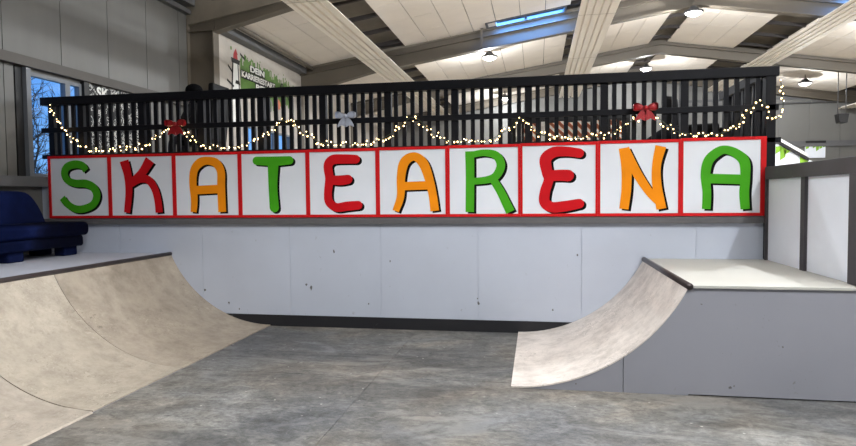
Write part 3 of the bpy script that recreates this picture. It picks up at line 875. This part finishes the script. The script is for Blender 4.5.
# ------------------------------------------------------------------ fairy lights
SW = [
 ([(-6.83, 3.13), (-6.82, 3.01), (-6.74, 2.89), (-6.63, 2.73), (-6.48, 2.6), (-6.32, 2.5), (-6.15, 2.45), (-5.96, 2.44), (-5.77, 2.45), (-5.61, 2.46), (-5.42, 2.49), (-5.3, 2.53), (-5.17, 2.61), (-5.06, 2.69), (-4.95, 2.74), (-4.86, 2.78)], 'fairy light swag from the left rail end to the dark red bow'),
 ([(-4.86, 2.78), (-4.78, 2.69), (-4.69, 2.62), (-4.58, 2.54), (-4.47, 2.48), (-4.36, 2.45), (-4.25, 2.44), (-4.1, 2.44), (-3.95, 2.45), (-3.81, 2.49), (-3.66, 2.55), (-3.52, 2.63), (-3.43, 2.71), (-3.36, 2.77)], 'fairy light swag above the orange A and the T, right of the dark red bow'),
 ([(-3.36, 2.77), (-3.26, 2.77), (-3.17, 2.73), (-3.09, 2.63), (-2.95, 2.56), (-2.82, 2.48), (-2.65, 2.45), (-2.47, 2.44), (-2.31, 2.44), (-2.13, 2.45), (-1.96, 2.5), (-1.8, 2.6), (-1.69, 2.68), (-1.6, 2.76)], 'fairy light swag hanging below the silver bow'),
 ([(-1.6, 2.76), (-1.52, 2.75), (-1.44, 2.69), (-1.34, 2.6), (-1.26, 2.53), (-1.17, 2.47), (-1.06, 2.45), (-.93, 2.44), (-.8, 2.44), (-.68, 2.44), (-.55, 2.46), (-.45, 2.52), (-.36, 2.56), (-.31, 2.6), (-.26, 2.66)], 'fairy light swag above the green R, left of the black display board'),
 ([(-.26, 2.66), (-.2, 2.7), (-.13, 2.67), (-.07, 2.6), (-.01, 2.53), (.08, 2.49), (.19, 2.47), (.31, 2.46), (.47, 2.45), (.62, 2.46), (.76, 2.47), (.9, 2.5), (1.0, 2.55), (1.11, 2.62), (1.23, 2.67)], 'fairy light swag in front of the black display board'),
 ([(1.32, 2.69), (1.41, 2.67), (1.48, 2.62), (1.55, 2.56), (1.63, 2.5), (1.74, 2.47), (1.85, 2.45), (1.97, 2.45), (2.07, 2.45), (2.15, 2.46), (2.24, 2.49), (2.32, 2.55), (2.37, 2.63), (2.46, 2.73), (2.53, 2.8), (2.57, 2.83)], 'fairy light swag right of the bright red bow'),
 ([(2.57, 2.83), (2.62, 2.78), (2.65, 2.71), (2.67, 2.64), (2.71, 2.6), (2.77, 2.63), (2.8, 2.71), (2.81, 2.79), (2.8, 2.87), (2.79, 2.96), (2.78, 3.06)], 'fairy light string looped around the black corner post')]
bulb_proto = None
for si, (pts, lab) in enumerate(SW):
    if si in (0, 6): pass
    x0, z0 = pts[0]
    root = empty('fairy_light_string', lab, 'fairy lights', (x0, -.05, z0), 0, 'fairy light swags on the balustrade')
    P = catmull([(p[0] - x0, -.02, p[1] - z0) for p in pts], 6)
    m = MB(); m.tube(P, .005, 5); m.build('cable', CABLE, root)
    ln = 0; nxt = .03
    for a, b in zip(P, P[1:]):
        d = (b - a).length
        while nxt <= ln + d:
            p = a.lerp(b, (nxt - ln) / d)
            off = Vector((random.uniform(-.022, .022), random.uniform(-.02, .006), random.uniform(-.05, .035)))
            if bulb_proto is None:
                mb = MB(); mb.ball((0, 0, 0), .0098, n=6, m=4); bo = mb.build('bulb', BULB, root); bulb_proto = bo
            else:
                bo = bulb_proto.copy(); COL.objects.link(bo); bo.parent = root
            q = p + off
            if q.z + z0 < ZT + .015: q.z = ZT + .015 - z0
            bo.location = q; s = random.uniform(.6, 1.15); bo.scale = (s, s, s)
            nxt += random.uniform(.026, .054)
        ln += d

# bows
def bow(x, z, s, material, label, name='bow'):
    root = empty(name, label, 'bow', (x, -.115, z))
    for sg in (-1, 1):
        m = MB()
        # loop: a closed ribbon band
        loop = [(0, 0), (.05, .045), (.12, .075), (.17, .06), (.175, .0), (.16, -.03), (.1, -.035), (.05, -.02)]
        pts = catmull([(p[0] * sg * s, 0, p[1] * s) for p in loop + [loop[0]]], 4)
        v, f = [], []
        for p in pts:
            wd = .045 * s * (.35 + min(1, abs(p[0]) / (.1 * s)))
            v += [(p[0], -wd, p[2]), (p[0], wd * .4, p[2])]
        n = len(pts)
        for i in range(n - 1): f.append((2 * i, 2 * i + 1, 2 * i + 3, 2 * i + 2))
        # front lens closing the loop so that it reads as puffed ribbon
        m.add(v, f, True)
        fr = [(p[0], -.012 * s - .02 * s * math.sin(min(1, abs(p[0]) / (.17 * s)) * PI), p[2]) for p in pts[:-1]]
        c = (sum(p[0] for p in fr) / len(fr), -.05 * s, sum(p[2] for p in fr) / len(fr))
        m.add(fr + [c], [(i, (i + 1) % len(fr), len(fr)) for i in range(len(fr))], True)
        m.build('loop', material, root)
        m = MB()
        t = [(0, 0), (sg * .035, -.05), (sg * .055, -.1), (sg * .075, -.155)]
        pr = []
        for (a, b), (wa) in zip(t, (.02, .045, .06, .07)): pr.append((a * s, b * s, wa * s))
        for a, b in zip(pr, pr[1:]):
            m.prism([(a[0] - a[2], a[1]), (a[0] + a[2], a[1]), (b[0] + b[2], b[1]), (b[0] - b[2], b[1])], -.02 * s, -.008 * s)
        e = pr[-1]
        m.prism([(e[0] - e[2], e[1]), (e[0], e[1]), (e[0] - e[2], e[1] - .035 * s)], -.02 * s, -.008 * s)
        m.prism([(e[0], e[1]), (e[0] + e[2], e[1]), (e[0] + e[2], e[1] - .035 * s)], -.02 * s, -.008 * s)
        m.build('tail', material, root)
    m = MB(); m.ball((0, -.03 * s, 0), .032 * s, .03 * s, .038 * s); m.build('knot', material, root)
bow(-4.86, 2.77, .8, REDGLIT, 'dark red glitter bow on the rail above the letter K')
bow(-2.44, 2.8, .75, SILVER, 'silver ribbon bow on the middle rail above the first red E')
bow(1.28, 2.775, .8, REDGLIT, 'bright red glitter bow on the rail above the letter N')

# ------------------------------------------------------------------ things on the upper floor
ZM = 2.1
# display board with posters
root = empty('display_board', 'black display board with orange and white posters behind the balustrade', 'display board', (.45, 1.0, ZM))
m = MB(); m.box(-.8, .82, 0, .06, .06, .78); m.build('board', BLACKST, root)
for x in (-.7, .72):
    m = MB(); m.box(x - .03, x + .03, -.12, .2, 0, .06); m.build('foot', BLACKST, root)
def poster_mat():
    m, nt, b, tc = nodes_of('orange_white_poster')
    w = nt.nodes.new('ShaderNodeTexWave'); w.inputs['Scale'].default_value = 5.5; w.inputs['Distortion'].default_value = 1.2; w.bands_direction = 'DIAGONAL'
    nt.links.new(tc.outputs['Object'], w.inputs['Vector'])
    r = ramp(nt, w.outputs['Fac'], [(0.35, lin(246, 242, 238)), (0.45, lin(240, 140, 84)), (0.8, lin(150, 84, 58))])
    nt.links.new(r.outputs['Color'], b.inputs['Base Color']); b.inputs['Roughness'].default_value = .6
    return m
PM = poster_mat(); PW = mat('grey_white_poster', lin(240, 240, 242), .6, .35, 14)
for k in range(13):
    x = -.7 + k * .118
    if k in (2,): pass
    m = MB(); m.box(x - .04, x + .04, -.006, 0, .41 + .02 * (k % 3 == 1), .66 + .02 * (k % 2)); m.build('poster', PW if k in (0, 3) else PM, root)
# bean bag and armchair
root = empty('bean_bag', 'dark rounded bean bag behind the rails near the bright red bow', 'bean bag', (1.66, .8, ZM))
m = MB(); m.ball((0, 0, .26), .29, .27, .27, 18, 12)
o = m.build('body', BEAN, root)
for v in o.data.vertices:
    v.co.x += .1 * (v.co.z - .26); v.co.z = max(0, v.co.z * (1 + .1 * math.sin(v.co.x * 9)))
m = MB(); m.lathe([(.05, 0), (.04, .02), (.015, .035)], (.03, 0, .525), 10); m.build('cap', BLACKST, root)
root = empty('armchair', 'black leather armchair behind the right end of the balustrade', 'armchair', (2.3, 1.4, ZM), math.radians(-20))
m = MB(); m.box(-.3, .22, -.28, .28, .18, .42); m.build('seat', GLASSDARK, root, bevel=.05)
m = MB(); m.prism([(-.42, .2), (-.22, .2), (-.3, 1.0), (-.48, 1.04)], -.3, .3); m.build('backrest', GLASSDARK, root, bevel=.05)
for y in (-.36, .27):
    m = MB(); m.box(-.38, .24, y, y + .1, .1, .6); m.build('armrest', GLASSDARK, root, bevel=.03)
for x in (-.34, .18):
    for y in (-.3, .3):
        m = MB(); m.box(x - .03, x + .03, y - .03, y + .03, 0, .12); m.build('foot', STEELD, root)

# high-backed chair with a seated person
cx, cy = -5.02, .85
root = empty('office_chair', 'high backed black office chair behind the rail near the dark red bow', 'office chair', (cx, cy, ZM), PI / 2)
m = MB(); m.box(-.25, .25, -.22, .27, .44, .53); m.build('seat', GLASSDARK, root, bevel=.03)
m = MB(); m.prism([(-.16, .5), (-.26, .5), (-.32, 1.0), (-.33, 1.36), (-.24, 1.36), (-.22, 1.0)], -.25, .25, 'x'); m.build('backrest', GLASSDARK, root, bevel=.03)
m = MB(); m.tube([(0, 0, .08), (0, 0, .45)], .03, 10); m.build('column', BLACKST, root)
for k in range(5):
    t = 2 * PI * k / 5
    m = MB(); m.tube([(0, 0, .1), (.27 * math.cos(t), .27 * math.sin(t), .07)], [.03, .02], 8); lg = m.build('leg', BLACKST, root)
    m = MB(); m.ball((.27 * math.cos(t), .27 * math.sin(t), .03), .03, n=10, m=6); m.build('caster', BLACKST, lg)
for s in (-1, 1):
    m = MB(); m.tube([(s * .27, -.1, .5), (s * .29, -.1, .68), (s * .29, .18, .7)], .022, 8); m.build('armrest', BLACKST, root)

def person(locx, locy, locz, rz, label):
    V, R, E = [], [], []
    def node(p, r, par=None):
        V.append(p); R.append(r)
        if par is not None: E.append((par, len(V) - 1))
        return len(V) - 1
    pel = node((0, -.04, .64), .14)
    sp = node((0, .0, .82), .135, pel); ch = node((0, .05, 1.02), .15, sp); nk = node((0, .1, 1.19), .06, ch)
    hb = node((0, .14, 1.26), .075, nk); hd = node((0, .165, 1.34), .1, hb); ht = node((0, .15, 1.41), .082, hd)
    node((0, .285, 1.3), .022, hd)
    for s in (-1, 1):
        sh = node((s * .19, .05, 1.1), .075, ch); el = node((s * .25, .17, .86), .052, sh); wr = node((s * .12, .4, .84), .034, el)
        pm = node((s * .1, .46, .85), .036, wr)
        for k, (dx, L) in enumerate(((-.03, .07), (-.01, .085), (.01, .08), (.03, .065))):
            a = node((s * .1 + dx, .46 + L * .65, .853), .0095, pm); node((s * .1 + dx, .46 + L, .835), .008, a)
        th = node((s * .1 - s * .045, .46, .86), .011, pm); node((s * .1 - s * .055, .5, .86), .009, th)
        hp = node((s * .1, .0, .62), .1, pel); kn = node((s * .14, .4, .63), .072, hp); an = node((s * .14, .42, .23), .046, kn)
        bl = node((s * .14, .54, .14), .042, an); node((s * .14, .62, .135), .035, bl)
    me = bpy.data.meshes.new('skeleton'); me.from_pydata(V, E, []); 
    o = bpy.data.objects.new('skeleton', me); COL.objects.link(o)
    sk = o.modifiers.new('skin', 'SKIN')
    for i, r in enumerate(R):
        d = me.skin_vertices[0].data[i]; d.radius = (r, r); d.use_root = (i == 0)
    sk.use_smooth_shade = True
    sb = o.modifiers.new('sub', 'SUBSURF'); sb.levels = 2; sb.render_levels = 2
    dg = bpy.context.evaluated_depsgraph_get()
    nm = bpy.data.meshes.new_from_object(o.evaluated_get(dg)); bpy.data.objects.remove(o)
    nm.name = 'body'
    nm.materials.clear()
    for mm in (JACKET, SKIN, TROUS): nm.materials.append(mm)
    for p in nm.polygons:
        c = p.center; p.use_smooth = True
        if c.z > 1.22 or (c.y > .41 and c.z > .78): p.material_index = 1
        elif c.z < .72 and (c.y > .06 or c.z < .6): p.material_index = 2
        else: p.material_index = 0
    root = empty('person', label, 'person', (locx, locy, locz), rz)
    b = bpy.data.objects.new('body', nm); COL.objects.link(b); b.parent = root
    m = MB(); m.ball((0, .1, 1.385), .13, .13, .105, 16, 10); m.ball((0, .045, 1.3), .115, .1, .13, 14, 8); m.build('hood', HOOD, root)
    for s in (-1, 1):
        m = MB(); m.ball((s * .035, .258, 1.345), .012, n=8, m=6); m.build('eye', BLACKST, root)
    m = MB(); m.ball((0, .252, 1.26), .025, .008, .007, 8, 6); m.build('mouth', MREDP, root)
    for s in (-1, 1):
        m = MB(); m.box(s * .14 - .05, s * .14 + .05, .36, .66, 0.092, .15); m.build('shoe', BLACKST, root, bevel=.02)
person(cx - .03, cy, ZM - .09, PI / 2, 'person in a black hood and jacket seated with bowed head behind the rail')

# graffiti board on the left wall
root = empty('graffiti_board', 'black and white graffiti board on the left wall beside the windows', 'graffiti', (XL + .004, 1.6, 3.3))
m = MB(); m.box(0, .02, -.64, .66, -.7, .315); m.build('board', GRAF, root)
MY = Matrix(((0, 0, 1, 0), (1, 0, 0, 0), (0, 1, 0, 0), (0, 0, 0, 1)))
o = text_mesh('SK', .26, 'lettering', MBLACK, root, Matrix.Translation((.021, -.3, .19)) @ MY, .002, 1.0)
o.scale = (1.12, 1.12, 1)
text_mesh('SK', .24, 'lettering', MWHITE, root, Matrix.Translation((.026, -.3, .19)) @ MY, .002, 1.0)

# mural on the inner wall
root = empty('mural', 'mural with a lighthouse and green paint splashes on the white inner wall', 'mural', (XM, 6.3, 4.4))
def mp(y, z): return (y - 6.3, z - 4.4)
def flat(mb, poly, d0, d1): mb.prism(poly, d0, d1, 'x')
m = MB()
rnd = random.Random(3)
# green splash: column-wise irregular blob
ys_ = [5.12 + i * .05 for i in range(59)]
for i, y in enumerate(ys_):
    t = i / 58
    top = 4.93 - .18 * t + rnd.uniform(-.13, .1) * (1 if i % 3 else 1.4)
    bot = 4.08 + .1 * math.sin(t * 9) + rnd.uniform(-.1, .1)
    if 0 < i: flat(m, [mp(y - .05, bot), mp(y, bot), mp(y, top), mp(y - .05, top)], .001, .004)
for k in range(26):
    y, z = rnd.uniform(4.7, 8.2), rnd.uniform(4.55, 5.05); r = rnd.uniform(.012, .035)
    flat(m, [(mp(y, z)[0] + r * math.cos(a * PI / 4), mp(y, z)[1] + 1.4 * r * math.sin(a * PI / 4)) for a in range(8)], .001, .0035)
m.build('splash', GREEN, root)
m = MB()
flat(m, [mp(4.62, 3.4), mp(5.14, 3.4), mp(5.04, 4.8), mp(4.76, 4.8)], .004, .006)
m.build('lighthouse_tower', MWHITE, root)
m = MB()
for (z0, z1) in ((3.75, 3.9), (4.05, 4.14), (4.28, 4.36)):
    flat(m, [mp(4.86, z0), mp(5.08, z0), mp(5.06, z1), mp(4.9, z1)], .006, .008)
flat(m, [mp(4.72, 4.72), mp(5.08, 4.72), mp(5.1, 4.82), mp(4.7, 4.82)], .006, .008)
flat(m, [mp(4.61, 3.4), mp(4.67, 3.4), mp(4.8, 4.75), mp(4.75, 4.75)], .006, .008)
flat(m, [mp(5.08, 3.4), mp(5.13, 3.4), mp(5.02, 4.75), mp(4.98, 4.75)], .006, .008)
for (ya, za, yb, zb) in ((4.55, 4.62, 4.75, 4.5), (5.12, 4.98, 5.35, 4.9), (4.5, 4.3, 4.8, 4.2), (7.4, 4.72, 7.9, 4.3), (7.05, 4.4, 7.4, 4.72)):
    ml = MB(); flat(ml, [mp(ya, za - .025), mp(yb, zb - .025), mp(yb, zb + .025), mp(ya, za + .025)], .006, .008); ml.build('ink_line', MBLACK, root)
m.build('lighthouse_bands', MBLACK, root)
m = MB()
flat(m, [mp(4.8, 4.82), mp(5.0, 4.82), mp(4.98, 4.93), mp(4.82, 4.93)], .004, .006)
flat(m, [mp(4.82, 4.93), mp(5.01, 4.93), mp(4.92, 5.05)], .004, .006)
m.build('lighthouse_cap', MREDP, root)
m = MB(); p = mp(7.14, 4.14); flat(m, [(p[0] + .13 * math.cos(a * PI / 8), p[1] + .13 * math.sin(a * PI / 8)) for a in range(16)], .006, .009); m.build('ball', MORANGE, root)
m = MB(); p = mp(6.6, 4.05)
for a in range(16):
    c0, s0, c1, s1 = math.cos(a * PI / 8), math.sin(a * PI / 8), math.cos((a + 1) * PI / 8), math.sin((a + 1) * PI / 8)
    flat(m, [(p[0] + .18 * c0, p[1] + .18 * s0), (p[0] + .18 * c1, p[1] + .18 * s1), (p[0] + .11 * c1, p[1] + .11 * s1), (p[0] + .11 * c0, p[1] + .11 * s0)], .006, .009)
m.build('ring', MGREY, root)
for (tx, y, z, sz, xs) in (('DEIN', 5.97, 4.74, .19, 1.12), ('KARRIERESTART', 6.05, 4.55, .18, 1.0), ('BEI', 6.12, 4.37, .18, 1.1)):
    p = mp(y, z)
    wd = {'DEIN': .8, 'KARRIERESTART': 1.85, 'BEI': .55}[tx]
    mb = MB(); flat(mb, [(p[0] - wd / 2, p[1] - .09), (p[0] + wd / 2, p[1] - .09), (p[0] + wd / 2, p[1] + .09), (p[0] - wd / 2, p[1] + .09)], .005, .009)
    mb.build('lettering_ground', MBLACK, root)
    o = text_mesh(tx, sz, 'lettering', MWHITE, root, Matrix.Translation((.011, p[0], p[1])) @ MY, .002)
    w0 = o.dimensions.x
    bb = [v.co.x for v in o.data.vertices]; w0 = max(bb) - min(bb)
    o.scale = ((wd - .06) / w0, 1, 1)

# ------------------------------------------------------------------ behind the fence: stair wall, green board, speaker
root = empty('stair_wall', 'white stair side wall with green paint splashes and a white sloping handrail', 'stair wall', (4.6, 5.0, 0))
m = MB(); m.prism([(-.3, 0), (.75, 0), (.75, 2.28), (.4, 2.42), (.04, 2.68), (-.3, 2.68)], 0, .1); m.build('wall', FENCEP, root)
m = MB(); m.prism([(-.02, 2.74), (.46, 2.44), (.46, 2.5), (-.02, 2.8)], -.06, .0); m.box(-.3, -.02, -.06, 0, 2.74, 2.8); m.build('handrail', mat('white_rail', lin(235, 235, 235), .4, .02, 3), root)
m = MB(); m.prism([(-.02, 2.68), (.5, 2.35), (.5, 2.41), (-.02, 2.74)], -.05, .0); m.build('stringer', BLACKST, root)
m = MB()
for k, (x, d) in enumerate(((-.02, .16), (.06, .26), (.13, .12))):
    top = 2.66 if x < .02 else 2.66 - .62 * (x - .02)
    m.prism([(x - .05, top - d), (x + .04, top - d + .06), (x + .06, top - .02), (x - .05, top - .02)], -.012, -.001)
m.prism([(.36, 2.24), (.5, 2.2), (.5, 2.36), (.36, 2.44)], -.012, -.001)
m.build('paint_splash', BRIGHTG, root)
root = empty('painted_board', 'small white board with dripping green top on the far wall', 'board', (10.72, YF, 3.1))
m = MB(); m.box(-.36, .36, -.05, -.001, 0, .58); m.build('panel', FENCEP, root)
m = MB(); m.box(-.36, .36, -.09, -.001, .58, .66); m.build('header', BLACKST, root)
m = MB()
for k in range(6):
    x = -.33 + k * .12; d = (.24, .14, .2, .32, .24, .18)[k]
    m.prism([(x, .58 - d), (x + .09, .58 - d * .8), (x + .12, .58), (x - .02, .58)], -.06, -.051)
m.build('paint_drip', BRIGHTG, root)
root = empty('speaker', 'black loudspeaker hanging from the roof before the far wall', 'speaker', (9.75, 14.2, 3.97))
m = MB(); m.prism([(-.11, .02), (.11, .02), (.16, .31), (-.16, .31)], -.15, .15); m.build('cabinet', BLACKST, root, bevel=.01)
m = MB(); m.prism([(-.1, .02), (.1, .02), (.14, .29), (-.14, .29)], -.162, -.151); m.build('grille', mat('speaker_grille', lin(34, 34, 36), .7, .3, 120), root)
for x in (-.12, .12):
    m = MB(); m.tube([(x, 0, .32), (x, 0, zc(9.75, 'far') - 4.0)], .015, 6); m.build('rod', STEELD, root)

# ------------------------------------------------------------------ bare trees outside the windows
def tree(x, y, seed, label):
    rnd = random.Random(seed)
    root = empty('bare_tree', label, 'tree', (x, y, 0), 0, 'bare trees outside the windows')
    tr, tw = MB(), MB()
    def grow(p, d, L, r, lv):
        pts, rs = [p], [r]
        for k in range(3):
            d = (d + Vector((rnd.uniform(-.22, .22), rnd.uniform(-.22, .22), rnd.uniform(-.05, .16)))).normalized()
            p = p + d * L / 3; pts.append(p); rs.append(r * (1 - .18 * (k + 1)))
        (tr if lv < 2 else tw).tube(pts, rs, 6 if lv < 2 else 3, False)
        if lv >= 6: return
        n = 3 if lv < 4 else 4
        for k in range(n):
            a = Vector((rnd.gauss(0, 1), rnd.gauss(0, 1), rnd.gauss(.25, .7))).normalized()
            q = pts[1 + k % 3] if k < n - 1 else pts[-1]
            grow(q, (d * .7 + a * .75).normalized(), L * rnd.uniform(.62, .84), max(r * .52, .006), lv + 1)
    grow(Vector((0, 0, 0)), Vector((0, 0, 1)), 1.7, .13, 0)
    tr.build('trunk', BARK, root); tw.build('twigs', BARK, root)
tree(-9.9, 1.9, 1, 'bare tree outside the tall left window, seen behind the rail end')
tree(-12.5, 14.0, 5, 'bare tree outside the low windows of the white inner wall')

# ------------------------------------------------------------------ dusk sky
w = bpy.data.worlds.new('dusk'); scene.world = w; w.use_nodes = True
nt = w.node_tree; bg = nt.nodes['Background']
tc = nt.nodes.new('ShaderNodeTexCoord'); sep = nt.nodes.new('ShaderNodeSeparateXYZ')
nt.links.new(tc.outputs['Generated'], sep.inputs[0])
r = ramp(nt, sep.outputs['Z'], [(0.0, lin(120, 172, 226)), (0.25, lin(78, 142, 222)), (1.0, lin(48, 120, 230))])
nt.links.new(r.outputs['Color'], bg.inputs['Color']); bg.inputs['Strength'].default_value = 1.15

# ------------------------------------------------------------------ colour management
vs = scene.view_settings
scene.display_settings.display_device = 'sRGB'
vs.view_transform = 'Standard'; vs.look = 'None'; vs.gamma = 1; vs.use_curve_mapping = False
vs.exposure = 0.42
